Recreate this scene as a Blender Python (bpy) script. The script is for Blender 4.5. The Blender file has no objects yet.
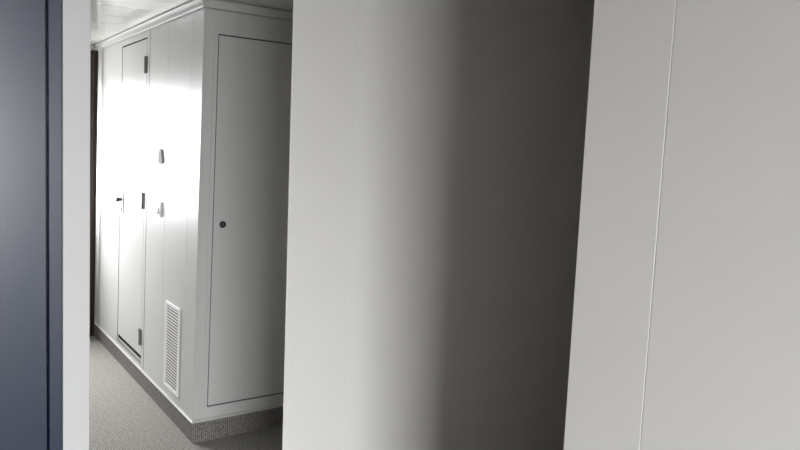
import bpy, bmesh, math
from mathutils import Vector, Matrix

scene = bpy.context.scene
col = scene.collection
PI = math.pi

# ------------------------------------------------------------------ helpers
def lean_x(z):            # the far bulkhead leans about one degree outwards
    return 1.087 + 0.018 * z

def box(bm, x0, x1, y0, y1, z0, z1):
    v = [bm.verts.new(p) for p in ((x0,y0,z0),(x1,y0,z0),(x1,y1,z0),(x0,y1,z0),
                                   (x0,y0,z1),(x1,y0,z1),(x1,y1,z1),(x0,y1,z1))]
    for f in ((0,3,2,1),(4,5,6,7),(0,1,5,4),(1,2,6,5),(2,3,7,6),(3,0,4,7)):
        bm.faces.new([v[i] for i in f])

def prism_z(bm, pts, z0, z1):
    """plan outline (x, y) counter-clockwise, extruded upwards"""
    lo = [bm.verts.new((x, y, z0)) for x, y in pts]
    hi = [bm.verts.new((x, y, z1)) for x, y in pts]
    n = len(pts)
    bm.faces.new(list(reversed(lo))); bm.faces.new(hi)
    for i in range(n):
        j = (i + 1) % n
        bm.faces.new((lo[i], lo[j], hi[j], hi[i]))

def sweep(bm, prof, frames):
    """profile (u, w) carried along frames of (origin, u axis, w axis)"""
    rings = []
    for o, u, w in frames:
        rings.append([bm.verts.new(Vector(o) + Vector(u) * a + Vector(w) * b) for a, b in prof])
    n = len(prof)
    for r0, r1 in zip(rings, rings[1:]):
        for i in range(n):
            j = (i + 1) % n
            bm.faces.new((r0[i], r0[j], r1[j], r1[i]))
    bm.faces.new(list(reversed(rings[0]))); bm.faces.new(rings[-1])

def cyl(bm, p0, p1, r0, r1=None, n=24):
    r1 = r0 if r1 is None else r1
    p0, p1 = Vector(p0), Vector(p1)
    d = (p1 - p0)
    q = d.to_track_quat('Z', 'Y').to_matrix()
    a = [bm.verts.new(p0 + q @ Vector((math.cos(2*PI*i/n)*r0, math.sin(2*PI*i/n)*r0, 0))) for i in range(n)]
    b = [bm.verts.new(p1 + q @ Vector((math.cos(2*PI*i/n)*r1, math.sin(2*PI*i/n)*r1, 0))) for i in range(n)]
    bm.faces.new(list(reversed(a))); bm.faces.new(b)
    for i in range(n):
        j = (i + 1) % n
        bm.faces.new((a[i], a[j], b[j], b[i]))

def lathe(bm, origin, axis, prof, n=28):
    """closed profile of (distance along axis, radius)"""
    o = Vector(origin); q = Vector(axis).to_track_quat('Z', 'Y').to_matrix()
    rings = []
    for d, r in prof:
        if r < 1e-6:
            rings.append([bm.verts.new(o + q @ Vector((0, 0, d)))])
        else:
            rings.append([bm.verts.new(o + q @ Vector((math.cos(2*PI*i/n)*r, math.sin(2*PI*i/n)*r, d))) for i in range(n)])
    for a, b in zip(rings, rings[1:]):
        for i in range(n):
            j = (i + 1) % n
            if len(a) == 1 and len(b) == 1: continue
            if len(a) == 1: bm.faces.new((a[0], b[j], b[i]))
            elif len(b) == 1: bm.faces.new((a[i], a[j], b[0]))
            else: bm.faces.new((a[i], a[j], b[j], b[i]))

def shear(bm, k, z0):
    for v in bm.verts:
        v.co.x += k * (v.co.z - z0)

def obj(name, bm, mat, parent=None, origin=None, bevel=0.0, smooth=False, seg=2):
    bmesh.ops.recalc_face_normals(bm, faces=bm.faces[:])
    if origin is None and parent is not None:
        origin = parent['_o'] if '_o' in parent else tuple(parent.location)
    o3 = Vector(origin) if origin is not None else Vector((0, 0, 0))
    for v in bm.verts: v.co -= o3
    me = bpy.data.meshes.new(name)
    bm.to_mesh(me); bm.free()
    o = bpy.data.objects.new(name, me)
    col.objects.link(o)
    me.materials.append(mat)
    if smooth:
        for p in me.polygons: p.use_smooth = True
    if bevel:
        m = o.modifiers.new('bevel', 'BEVEL'); m.width = bevel; m.segments = seg
        m.limit_method = 'ANGLE'; m.angle_limit = math.radians(40)
    if parent is None:
        o.location = o3
    else:
        o.parent = parent
        o.location = (0, 0, 0)
        if origin is not None and Vector(origin) != WORLD[parent.name]:
            o.location = o3 - WORLD[parent.name]
    WORLD[o.name] = o3
    return o
WORLD = {}

def root(name, loc, label, cat, group=None, kind=None):
    o = bpy.data.objects.new(name, None); col.objects.link(o)
    o.empty_display_size = 0.05
    o.location = loc; WORLD[o.name] = Vector(loc)
    o['label'] = label; o['category'] = cat
    if group: o['group'] = group
    if kind: o['kind'] = kind
    return o

def part(name, bm, mat, parent, **kw):
    return obj(name, bm, mat, parent, origin=WORLD[parent.name], **kw)

def struct(o, label, cat):
    o['kind'] = 'structure'; o['label'] = label; o['category'] = cat
    return o

# ---------------------------------------------------------------- materials
def nodes_of(name):
    m = bpy.data.materials.new(name); m.use_nodes = True
    nt = m.node_tree
    return m, nt, nt.nodes['Principled BSDF']

def paint(name, rgb, rough, bump=0.02, scale=(900, 900, 900), spec=0.5, var=0.015):
    m, nt, p = nodes_of(name)
    tc = nt.nodes.new('ShaderNodeTexCoord')
    mp = nt.nodes.new('ShaderNodeMapping'); mp.inputs['Scale'].default_value = scale
    nz = nt.nodes.new('ShaderNodeTexNoise'); nz.inputs['Scale'].default_value = 1; nz.inputs['Detail'].default_value = 2
    nt.links.new(tc.outputs['Object'], mp.inputs[0]); nt.links.new(mp.outputs[0], nz.inputs[0])
    bp = nt.nodes.new('ShaderNodeBump'); bp.inputs['Strength'].default_value = bump; bp.inputs['Distance'].default_value = 0.001
    nt.links.new(nz.outputs[0], bp.inputs['Height']); nt.links.new(bp.outputs[0], p.inputs['Normal'])
    big = nt.nodes.new('ShaderNodeTexNoise'); big.inputs['Scale'].default_value = 3.0; big.inputs['Detail'].default_value = 3
    nt.links.new(tc.outputs['Object'], big.inputs[0])
    rp = nt.nodes.new('ShaderNodeValToRGB')
    rp.color_ramp.elements[0].color = (*[c * (1 - var) for c in rgb], 1)
    rp.color_ramp.elements[1].color = (*[min(1, c * (1 + var)) for c in rgb], 1)
    nt.links.new(big.outputs[0], rp.inputs[0]); nt.links.new(rp.outputs[0], p.inputs['Base Color'])
    p.inputs['Roughness'].default_value = rough
    p.inputs['Specular IOR Level'].default_value = spec
    return m

def metal(name, rgb, rough):
    m = paint(name, rgb, rough, bump=0.05, scale=(300, 300, 300))
    m.node_tree.nodes['Principled BSDF'].inputs['Metallic'].default_value = 1.0
    return m

def carpet(name, lo, hi, cell):
    m, nt, p = nodes_of(name)
    tc = nt.nodes.new('ShaderNodeTexCoord')
    mp = nt.nodes.new('ShaderNodeMapping'); mp.inputs['Scale'].default_value = (1/cell,)*3
    nt.links.new(tc.outputs['Object'], mp.inputs[0])
    vo = nt.nodes.new('ShaderNodeTexVoronoi'); vo.inputs['Scale'].default_value = 1.0; vo.inputs['Randomness'].default_value = 0.25
    nt.links.new(mp.outputs[0], vo.inputs['Vector'])
    rp = nt.nodes.new('ShaderNodeValToRGB')
    rp.color_ramp.elements[0].position = 0.15; rp.color_ramp.elements[0].color = (*hi, 1)
    rp.color_ramp.elements[1].position = 0.62; rp.color_ramp.elements[1].color = (*lo, 1)
    nt.links.new(vo.outputs['Distance'], rp.inputs[0])
    nz = nt.nodes.new('ShaderNodeTexNoise'); nz.inputs['Scale'].default_value = 60; nz.inputs['Detail'].default_value = 3
    nt.links.new(tc.outputs['Object'], nz.inputs[0])
    mx = nt.nodes.new('ShaderNodeMix'); mx.data_type = 'RGBA'; mx.blend_type = 'OVERLAY'; mx.inputs[0].default_value = 0.25
    nt.links.new(rp.outputs[0], mx.inputs[6]); nt.links.new(nz.outputs[0], mx.inputs[7])
    nt.links.new(mx.outputs[2], p.inputs['Base Color'])
    bp = nt.nodes.new('ShaderNodeBump'); bp.inputs['Strength'].default_value = 0.5; bp.inputs['Distance'].default_value = 0.003
    bp.invert = True
    nt.links.new(vo.outputs['Distance'], bp.inputs['Height']); nt.links.new(bp.outputs[0], p.inputs['Normal'])
    p.inputs['Roughness'].default_value = 0.95; p.inputs['Specular IOR Level'].default_value = 0.1
    return m

M_WALL   = paint('warm white laminate', (0.69, 0.675, 0.655), 0.42, spec=0.35)
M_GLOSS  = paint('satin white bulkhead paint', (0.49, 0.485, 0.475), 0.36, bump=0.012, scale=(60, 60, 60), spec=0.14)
M_CEIL   = paint('glossy white ceiling plank', (0.62, 0.61, 0.575), 0.11, bump=0.015, scale=(50, 50, 50))
M_STRIP  = paint('pale grey enamel', (0.44, 0.44, 0.45), 0.40, spec=0.35)
M_NAVY   = paint('dark navy laminate', (0.006, 0.014, 0.038), 0.31, bump=0.05, scale=(700, 700, 90), var=0.06, spec=0.66)
M_FLOOR  = carpet('grey woven carpet', (0.19, 0.18, 0.165), (0.40, 0.385, 0.355), 0.011)
M_BASE   = carpet('dotted carpet skirting', (0.06, 0.056, 0.054), (0.32, 0.30, 0.29), 0.010)
M_DARK   = paint('painted cavity shade', (0.02, 0.02, 0.02), 0.9, spec=0.05)  # near-black that paints the shade inside gaps and joints
M_STEEL  = paint('dull steel', (0.16, 0.155, 0.15), 0.5)
M_HINGE  = paint('hinge steel and gap shadow', (0.13, 0.125, 0.12), 0.5)
M_SILL   = metal('worn sill', (0.42, 0.41, 0.39), 0.45)
M_BLACK  = paint('black metal', (0.02, 0.02, 0.02), 0.35)
M_BELL   = paint('grey plastic', (0.28, 0.28, 0.28), 0.8, spec=0.2)
M_PLAST  = paint('white plastic', (0.72, 0.72, 0.71), 0.35)
M_CURT   = paint('dark brown cloth', (0.060, 0.046, 0.037), 0.9, bump=0.4, scale=(400, 400, 400), spec=0.1, var=0.2)
M_DIM   = paint('dark bounce-cutting paint', (0.13, 0.12, 0.11), 0.5, var=0.1)  # dark tone invented for unseen walls, to cut bounce light
M_VBACK  = paint('louvre gap shade', (0.12, 0.12, 0.12), 0.7)

def glass():
    m = bpy.data.materials.new('window glass'); m.use_nodes = True
    nt = m.node_tree; nt.nodes.clear()
    out = nt.nodes.new('ShaderNodeOutputMaterial')
    tr = nt.nodes.new('ShaderNodeBsdfTransparent'); gl = nt.nodes.new('ShaderNodeBsdfGlossy'); gl.inputs['Roughness'].default_value = 0.02
    mx = nt.nodes.new('ShaderNodeMixShader'); mx.inputs[0].default_value = 0.06
    nt.links.new(tr.outputs[0], mx.inputs[1]); nt.links.new(gl.outputs[0], mx.inputs[2]); nt.links.new(mx.outputs[0], out.inputs[0])
    return m
M_GLASS = glass()

# ------------------------------------------------------------------ the room
XL, XR = -1.60, 4.20
YB, YE = -3.20, 5.42
ZC = 2.10

bm = bmesh.new(); box(bm, XL-.1, XR+.1, YB-.1, YE+.1, -.10, 0)
struct(obj('floor', bm, M_FLOOR), 'grey woven carpet floor of the passage', 'floor')

# ceiling: planks across the passage with shallow V joints
pts = [(YB-.1, ZC+.08), (YB-.1, ZC)]
y = 3.455 - .295 * 22
while y < YE:
    if y > YB:
        pts += [(y-.004, ZC), (y-.002, ZC+.004), (y+.002, ZC+.004), (y+.004, ZC)]
    y += .295
pts += [(YE+.1, ZC), (YE+.1, ZC+.08)]
bm = bmesh.new()
sweep(bm, pts, [((XL-.1,0,0),(0,1,0),(0,0,1)), ((XR+.1,0,0),(0,1,0),(0,0,1))])
struct(obj('ceiling', bm, M_CEIL), 'glossy white plank ceiling', 'ceiling')

bm = bmesh.new(); box(bm, XL-.1, XL, YB-.1, YE+.1, 0, ZC)
struct(obj('wall_left', bm, M_DIM), 'unseen left wall of the passage, darkened to cut bounce light', 'wall')
bm = bmesh.new(); box(bm, XR, XR+.1, YB-.1, YE+.1, 0, ZC)
struct(obj('wall_side', bm, M_WALL), 'white wall closing the side passages', 'wall')

def holed_wall(y0, y1, x0, x1, hx0, hx1, hz0, hz1):
    b = bmesh.new()
    box(b, x0, hx0, y0, y1, 0, ZC); box(b, hx1, x1, y0, y1, 0, ZC)
    box(b, hx0, hx1, y0, y1, 0, hz0); box(b, hx0, hx1, y0, y1, hz1, ZC)
    return b

W1 = (-0.45, 1.05, 0.90, 1.86)      # end window x0 x1 z0 z1
W2 = (-1.32, 0.26, 0.72, 1.88)     # window behind the camera
struct(obj('wall_end', holed_wall(YE, YE+.1, XL, lean_x(ZC)+.0, *W1), M_WALL), 'white wall at the far end of the passage', 'wall')
struct(obj('wall_back', holed_wall(YB-.1, YB, XL, XR, *W2), M_DIM), 'unseen wall behind the viewer, darkened to cut bounce light', 'wall')

def window(name, w, y0, y1, label):
    x0, x1, z0, z1 = w
    t = .035
    b = bmesh.new()
    box(b, x0, x0+t, y0, y1, z0, z1); box(b, x1-t, x1, y0, y1, z0, z1)
    box(b, x0+t, x1-t, y0, y1, z0, z0+t); box(b, x0+t, x1-t, y0, y1, z1-t, z1)
    f = obj(name, b, M_PLAST, origin=((x0+x1)/2, (y0+y1)/2, z0)); struct(f, label, 'window')
    b = bmesh.new(); ym = (y0+y1)/2
    box(b, x0+t, x1-t, ym-.003, ym+.003, z0+t, z1-t)
    part('pane', b, M_GLASS, f)
window('window_1', W1, YE+.03, YE+.08, 'window at the far end of the passage')
window('window_2', W2, YB-.08, YB-.03, 'window behind the viewer')

# right hand wall: flat panel, V joint, corner panel (one solid bulkhead)
XW = 1.05
g = 0.0017
YJ = 0.722
YEDGE = 0.897
bm = bmesh.new()
prism_z(bm, [(XW, YB), (XR, YB), (XR, YEDGE), (XW+.004, YEDGE), (XW, YEDGE-.004),
             (XW, YJ+g), (XW+g*1.3, YJ), (XW, YJ-g*.7)], 0, ZC)
struct(obj('wall_right', bm, M_WALL), 'pale wall panel with a bright vertical joint at the right', 'wall')

# middle wall across the view
YM = 2.05; XM = 1.003; XJ = 1.238; q = .0012
bm = bmesh.new()
prism_z(bm, [(XM+.003, YM), (XJ-q, YM), (XJ, YM+.0015), (XJ+q, YM), (XR, YM), (XR, YM+.07),
             (XM+.075, YM+.07), (XM+.001, YM+.005), (XM, YM+.003), (XM+.001, YM+.001)], 0, ZC)
struct(obj('wall_middle', bm, M_WALL), 'broad white wall panel, its right half in shade', 'wall')

# thin partition at the left, its edge facing the viewer
bm = bmesh.new(); box(bm, .2295, .2765, 1.40, 2.00, 0, ZC)
shear(bm, .008, 1.25)
struct(obj('wall_partition', bm, M_STRIP, bevel=.0015), 'narrow pale grey partition edge beside the navy cabinet', 'wall')

# ------------------------------------------------------ far bulkhead (leaning)
YF = 3.207
DEP = .04                                   # panel thickness
def leaned(b):
    for v in b.verts: v.co.x += .018 * v.co.z
    return b
X0 = 1.087
G1 = .009
D1 = (4.140, 4.690, .184, 2.016)            # passage door y0 y1 z0 z1
G = .0048                                   # open gap round the leaves
WT = 2.057
bm = bmesh.new()
# side facing the passage: jointed near panel
gy = .0018
prism_z(bm, [(X0, YF+.003), (X0+.003, YF), (X0+DEP, YF), (X0+DEP, 4.074), (X0, 4.074),
             (X0, 3.735+gy), (X0+.0025, 3.735), (X0, 3.735-gy),
             (X0, 3.362+gy), (X0+.0025, 3.362), (X0, 3.362-gy)], .113, WT)
box(bm, X0, X0+DEP, 4.084, D1[0]-G1, .113, WT)                 # jamb
box(bm, X0, X0+DEP, D1[0]-G1, D1[1]+G1, D1[3]+G1, WT)             # head
box(bm, X0, X0+DEP, D1[0]-G1, D1[1]+G1, .113, .140)              # under the sill
box(bm, X0, X0+DEP, D1[1]+G1, YE, .113, WT)                     # beyond
# front facing the viewer, round the cupboard leaf
D2 = (X0+.0735, X0+.630, .174, 1.944)
box(bm, X0+DEP, D2[0]-G, YF, YF+DEP, .113, WT)
box(bm, D2[0]-G, D2[1]+G, YF, YF+DEP, D2[3]+G, WT)
box(bm, D2[0]-G, D2[1]+G, YF, YF+DEP, .113, D2[2]-G)
box(bm, D2[1]+G, XR-.1, YF, YF+DEP, .113, WT)
leaned(bm)
wf = struct(obj('wall_far', bm, M_GLOSS, origin=(X0, YF, 0)), 'white jointed bulkhead with two doors at its outer corner', 'wall')
b = bmesh.new()                                              # black block standing in for the shade behind the gaps
box(b, X0+DEP+.012, XR-.12, YF+DEP+.012, YE-.02, .02, WT)
leaned(b)
part('core', b, M_DARK, wf)
b = bmesh.new(); box(b, X0+.0008, X0+.038, 4.0743, 4.0837, .114, WT-.001); leaned(b)  # dark strip in the joint, painting its shade
part('joint_shade', b, M_DARK, wf)

# cornice under the ceiling (cove), mitred round the corner
cove = [(0, 0), (-.010, 0), (-.0125, .005), (-.0155, .022), (-.019, .030), (-.026, .0345), (-.027, .0358), (-.012, .0362), (-.012, .0405), (.02, .0405), (.02, 0)]
xt = X0 + .018*WT
def miter(x, y): return (x, y, WT+.002)
bm = bmesh.new()
s = 1
sweep(bm, cove, [((xt, YE, WT+.002), (1,0,0), (0,0,1)),
                 ((xt, YF, WT+.002), (1,1,0), (0,0,1)),
                 ((XR, YF, WT+.002), (0,1,0), (0,0,1))])
struct(obj('trim_1', bm, M_GLOSS, origin=(xt, YF, WT)), 'white cornice where the bulkhead meets the ceiling', 'cornice')
# ledge at the foot
led = [(.01, 0), (-.006, 0), (-.009, .003), (-.009, .008), (-.004, .0125), (.01, .0125)]
xb = X0 + .0018
bm = bmesh.new()
sweep(bm, led, [((xb, YE, .1), (1,0,0), (0,0,1)), ((xb, YF, .1), (1,1,0), (0,0,1)), ((XR, YF, .1), (0,1,0), (0,0,1))])
struct(obj('trim_2', bm, M_GLOSS, origin=(xb, YF, .1)), 'white ledge strip along the foot of the bulkhead', 'ledge')
bm = bmesh.new()
prism_z(bm, [(xb, YF), (XR, YF), (XR, YF+.02), (xb+.02, YF+.02), (xb+.02, YE), (xb, YE)], 0, .1)
struct(obj('baseboard_far', bm, M_BASE, origin=(xb, YF, 0)), 'dark dotted carpet skirting under the white ledge', 'baseboard')

# passage door --------------------------------------------------------------
def xl(z): return X0 + .018*z
bm = bmesh.new(); box(bm, X0+.001, X0+.036, D1[0], D1[1], D1[2], D1[3]); leaned(bm)
d1 = struct(obj('door_1', bm, M_GLOSS, origin=(X0, D1[0], D1[2]), bevel=.001), 'narrow white passage door with three steel hinges', 'door')
bm = bmesh.new(); box(bm, X0-.004, X0+.008, D1[0]-G1+.0005, D1[1]+G1-.0005, .139, .159); leaned(bm)
part('sill', bm, M_SILL, d1, bevel=.001)
bm = bmesh.new()
e = .0004
box(bm, X0+.009, X0+.038, D1[0]-G1+e, D1[1]+G1-e, .1405, .183)  # dark strips fill the door gap, painting its shade
box(bm, X0+.0022, X0+.038, D1[0]-G1+e, D1[0]-e, .184, D1[3]+G1-e)
box(bm, X0+.0022, X0+.038, D1[1]+e, D1[1]+G1-e, .184, D1[3]+G1-e)
box(bm, X0+.005, X0+.038, D1[0], D1[1], D1[3]+e, D1[3]+G1-e)
leaned(bm)
part('gap_shade', bm, M_DARK, d1)['label'] = 'dark strips standing in for shade in the gap round the door'
for zc in (1.870, 1.098, .297):
    x = xl(zc)
    bm = bmesh.new()
    box(bm, x-.0035, x+.0012, D1[0]-.024, D1[0]+.040, zc-.046, zc+.046)  # leaf widened onto the jamb, its dark also standing in for gap shadow
    h = part('hinge', bm, M_HINGE, d1, bevel=.001); h['label'] = 'dull steel door hinge'
    bm = bmesh.new()
    yk = D1[0]-.001
    cyl(bm, (x-.0060, yk, zc-.047), (x-.0060, yk, zc-.002), .0085)
    cyl(bm, (x-.0060, yk, zc-.002), (x-.0060, yk, zc+.002), .0055)
    cyl(bm, (x-.0060, yk, zc+.002), (x-.0060, yk, zc+.047), .0080)
    part('knuckle', bm, M_STEEL, h, smooth=False)
zc = 1.05; x = xl(zc)
bm = bmesh.new(); box(bm, x-.0045, x+.0012, 4.598, 4.655, .972, 1.128)
lp = part('lock_plate', bm, M_PLAST, d1, bevel=.001)
bm = bmesh.new()
lathe(bm, (x-.004, 4.630, 1.066), (-1, 0, 0), [(0, 0), (0, .012), (.012, .008), (.016, .012), (.020, .016), (.030, .0155), (.034, .010), (.035, 0)])
part('knob', bm, M_BLACK, d1, smooth=True)['label'] = 'black door knob'
bm = bmesh.new()
lathe(bm, (x-.004, 4.628, 1.006), (-1, 0, 0), [(0, 0), (0, .012), (.005, .012), (.006, .010), (.006, 0)])
part('keyhole', bm, M_STEEL, d1)

# cupboard door on the front ------------------------------------------------
bm = bmesh.new(); box(bm, D2[0], D2[1], YF+.0015, YF+.034, D2[2], D2[3]); leaned(bm)
d2 = struct(obj('door_2', bm, M_GLOSS, origin=(D2[0], YF, D2[2]), bevel=.001), 'white flush cupboard door with a small round black lock', 'door')
bm = bmesh.new(); e = .0004
box(bm, D2[0]-G+e, D2[0]-e, YF+.004, YF+.034, D2[2]-G+e, D2[3]+G-e)  # dark strips round the leaf stand in for shade in the gap
box(bm, D2[1]+e, D2[1]+G-e, YF+.004, YF+.034, D2[2]-G+e, D2[3]+G-e)
box(bm, D2[0]-e, D2[1]+e, YF+.004, YF+.034, D2[3]+e, D2[3]+G-e)
box(bm, D2[0]-e, D2[1]+e, YF+.004, YF+.034, D2[2]-G+e, D2[2]-e)
leaned(bm)
part('gap_shade', bm, M_DARK, d2)['label'] = 'dark seal in the gap round the door'
bm = bmesh.new()
fo = .025; fz = YF-.0030; fb = YF+.001; gg = G+.0005
box(bm, D2[0]-fo, D2[0]-gg, fz, fb, D2[2]-fo, D2[3]+fo+.013)
box(bm, D2[1]+gg, D2[1]+fo, fz, fb, D2[2]-fo, D2[3]+fo+.013)
box(bm, D2[0]-gg, D2[1]+gg, fz, fb, D2[3]+gg, D2[3]+fo+.013)
box(bm, D2[0]-gg, D2[1]+gg, fz, fb, D2[2]-fo, D2[2]-gg)
leaned(bm)
part('door_frame', bm, M_GLOSS, d2)
bm = bmesh.new()
lathe(bm, (1.2255, YF+.002, 1.061), (0, -1, 0), [(0, 0), (0, .0165), (.003, .0165), (.004, .0145), (.004, .0125), (.0015, .0115), (.0015, 0)])
lk = part('lock', bm, M_BLACK, d2, smooth=False); lk['label'] = 'round black recessed lock'
bm = bmesh.new(); box(bm, 1.2242, 1.2268, YF-.0025, YF+.001, 1.054, 1.068)
part('turn_piece', bm, M_STEEL, lk)

# ------------------------------------------------------------------ fittings
# louvred vent
V = (3.424, 3.656, .160, .614)
vr = root('air_vent', (X0, 3.54, V[2]), 'narrow white louvred air vent low on the bulkhead beside the corner', 'vent')
fw = .017
bm = bmesh.new()
xa, xb_ = X0-.009, X0-.0002
box(bm, xa, xb_, V[0], V[0]+fw, V[2], V[3]); box(bm, xa, xb_, V[1]-fw, V[1], V[2], V[3])
box(bm, xa, xb_, V[0]+fw, V[1]-fw, V[2], V[2]+fw); box(bm, xa, xb_, V[0]+fw, V[1]-fw, V[3]-fw, V[3])
leaned(bm); part('frame', bm, M_PLAST, vr, bevel=.002)
bm = bmesh.new(); box(bm, X0-.0012, X0-.0002, V[0]+fw, V[1]-fw, V[2]+fw, V[3]-fw); leaned(bm)  # thin plate, its dark tone standing in for shade between the louvres
part('backing', bm, M_VBACK, vr)
bm = bmesh.new()
n = 27; dz = (V[3]-V[2]-2*fw)/n
for i in range(n):
    z = V[2]+fw+dz*(i+.5)
    pr = [(-.0082, -.0036), (-.0070, -.0044), (-.0066, .0030), (-.0076, .0036)]
    sweep(bm, pr, [((X0, V[0]+fw, z), (1,0,0), (0,0,1)), ((X0, V[1]-fw, z), (1,0,0), (0,0,1))])
leaned(bm); part('louvre', bm, M_PLAST, vr)

# bell-shaped fitting
zb = 1.365; x = xl(zb)
br = [(-.046, 1.334), (-.042, 1.341), (-.028, 1.372), (-.022, 1.394), (-.016, 1.403), (.016, 1.403), (.022, 1.394), (.028, 1.372), (.042, 1.341), (.046, 1.334), (.018, 1.325), (-.018, 1.325)]
bm = bmesh.new()
sweep(bm, br, [((x-.009, 3.812, 0), (0,1,0), (0,0,1)), ((x+.0008, 3.812, 0), (0,1,0), (0,0,1))])
o = obj('bell_shaped_fitting', bm, M_BELL, origin=(x, 3.812, 1.33), bevel=.003)
o['label'] = 'small grey bell-shaped fitting high on the white bulkhead'; o['category'] = 'wall fitting'

# switch
zs = 1.081; x = xl(zs)
sr = root('light_switch', (x, 3.815, zs), 'small white wall switch below the grey bell-shaped fitting', 'switch')
bm = bmesh.new(); box(bm, x-.012, x+.0008, 3.775, 3.855, 1.042, 1.120)
part('plate', bm, M_PLAST, sr, bevel=.0015)
bm = bmesh.new()
sweep(bm, [(-.0118, 1.054), (-.026, 1.054), (-.0118, 1.108)], [((x, 3.800, 0), (1,0,0), (0,0,1)), ((x, 3.838, 0), (1,0,0), (0,0,1))])
part('rocker', bm, M_PLAST, sr)

# curtain and its rail at the end window
bm = bmesh.new()
N = 60; x0c, x1c = 1.000, 1.063
fr = []; bk = []
pts_f, pts_b = [], []
for i in range(N+1):
    t = i/N
    xx = x0c + (x1c-x0c)*t
    w = .012*math.sin(t*2*PI*1.5)
    pts_f.append((xx, 5.265 + w)); pts_b.append((xx, 5.271 + w))
prism_z(bm, pts_f + pts_b[::-1], .03, 2.045)
shear(bm, .018, 0)
o = obj('curtain', bm, M_CURT, origin=(1.03, 5.268, .03), smooth=True)
o['label'] = 'dark brown curtain hanging at the far end of the passage'; o['category'] = 'curtain'
bm = bmesh.new(); cyl(bm, (-.62, 5.268, 2.052), (1.095, 5.268, 2.052), .008)
o = obj('curtain_rail', bm, M_SILL, origin=(.3, 5.268, 2.052), smooth=False)
o['label'] = 'thin metal rail above the dark brown curtain'; o['category'] = 'curtain rail'

# navy cabinet at the left ---------------------------------------------------
cb = root('tall_cabinet', (-.10, 1.7, 0), 'tall dark navy cabinet at the left edge beside the pale partition', 'cabinet')
K = .008
def cpart(name, boxes, mat, bev=.0012):
    b = bmesh.new()
    for a in boxes: box(b, *a)
    shear(b, K, 1.25)
    return part(name, b, mat, cb, bevel=bev)
cpart('carcass', [(-.45, .2285, 1.432, 1.99, .0, 2.06)], M_NAVY)
cpart('stile', [(.2066, .2290, 1.402, 1.4315, .0, 2.06), (-.45, -.43, 1.410, 1.4315, .0, 2.06)], M_NAVY)
cpart('door', [(-.42, .2026, 1.402, 1.429, .06, 2.05)], M_NAVY)
cpart('plinth', [(-.425, .2026, 1.418, 1.4315, .0, .055)], M_NAVY)

# ------------------------------------------------------------------ daylight
w = bpy.data.worlds.new('overcast sky'); scene.world = w; w.use_nodes = True
nt = w.node_tree; nt.nodes.clear()
out = nt.nodes.new('ShaderNodeOutputWorld'); bg = nt.nodes.new('ShaderNodeBackground')
tc = nt.nodes.new('ShaderNodeTexCoord'); sp = nt.nodes.new('ShaderNodeSeparateXYZ')
nt.links.new(tc.outputs['Generated'], sp.inputs[0])
up = nt.nodes.new('ShaderNodeMapRange'); up.inputs[1].default_value = -.22; up.inputs[2].default_value = .26
up.inputs[3].default_value = .17; up.inputs[4].default_value = 1.0
nt.links.new(sp.outputs['Z'], up.inputs[0])
ys = nt.nodes.new('ShaderNodeMapRange'); ys.inputs[1].default_value = -.3; ys.inputs[2].default_value = .3
ys.inputs[3].default_value = SUNNY = 79.0; ys.inputs[4].default_value = FAR = 32.0
nt.links.new(sp.outputs['Y'], ys.inputs[0])
ml = nt.nodes.new('ShaderNodeMath'); ml.operation = 'MULTIPLY'
fl = nt.nodes.new('ShaderNodeMapRange'); fl.inputs[1].default_value = -.3; fl.inputs[2].default_value = .3   # mixes in extra glow below the horizon, added to light the far end
fl.inputs[3].default_value = 0.0; fl.inputs[4].default_value = 1.0
nt.links.new(sp.outputs['Y'], fl.inputs[0])
fu = nt.nodes.new('ShaderNodeMapRange'); fu.inputs[1].default_value = -.15; fu.inputs[2].default_value = .05
fu.inputs[3].default_value = .38; fu.inputs[4].default_value = 1.0
nt.links.new(sp.outputs['Z'], fu.inputs[0])
mm = nt.nodes.new('ShaderNodeMix'); nt.links.new(fl.outputs[0], mm.inputs[0]); nt.links.new(up.outputs[0], mm.inputs[2]); nt.links.new(fu.outputs[0], mm.inputs[3])
nt.links.new(mm.outputs[0], ml.inputs[0]); nt.links.new(ys.outputs[0], ml.inputs[1])
bg.inputs[0].default_value = (.965, .985, 1.0, 1)
nt.links.new(ml.outputs[0], bg.inputs[1]); nt.links.new(bg.outputs[0], out.inputs[0])

def portal(name, w, y, ry):
    l = bpy.data.lights.new(name, 'AREA'); l.shape = 'RECTANGLE'
    l.size = w[1]-w[0]; l.size_y = w[3]-w[2]
    l.cycles.is_portal = True
    o = bpy.data.objects.new(name, l); col.objects.link(o)
    o.location = ((w[0]+w[1])/2, y, (w[2]+w[3])/2); o.rotation_euler = (ry, 0, 0)
portal('end_window_daylight', W1, YE+.11, -PI/2)
portal('back_window_daylight', W2, YB-.11, PI/2)

# -------------------------------------------------------------------- camera
cam = bpy.data.cameras.new('camera'); co = bpy.data.objects.new('camera', cam); col.objects.link(co)
cam.sensor_width = 36; cam.lens = 36*700/800; cam.clip_start = .02
yaw, pitch, roll = math.radians(35.2), math.radians(6.1), math.radians(2.4)
F0 = Vector((math.sin(yaw), math.cos(yaw), 0)); R0 = Vector((math.cos(yaw), -math.sin(yaw), 0)); U0 = Vector((0, 0, 1))
F = F0*math.cos(pitch) - U0*math.sin(pitch); U = F0*math.sin(pitch) + U0*math.cos(pitch)
R = R0*math.cos(roll) + U*math.sin(roll); U2 = -R0*math.sin(roll) + U*math.cos(roll)
mt = Matrix((R, U2, -F)).transposed().to_4x4(); mt.translation = (0, 0, 1.45)
co.matrix_world = mt
scene.camera = co

scene.view_settings.view_transform = 'Standard'
scene.view_settings.look = 'None'
scene.view_settings.gamma = 1
scene.view_settings.use_curve_mapping = False
scene.view_settings.exposure = 0.0
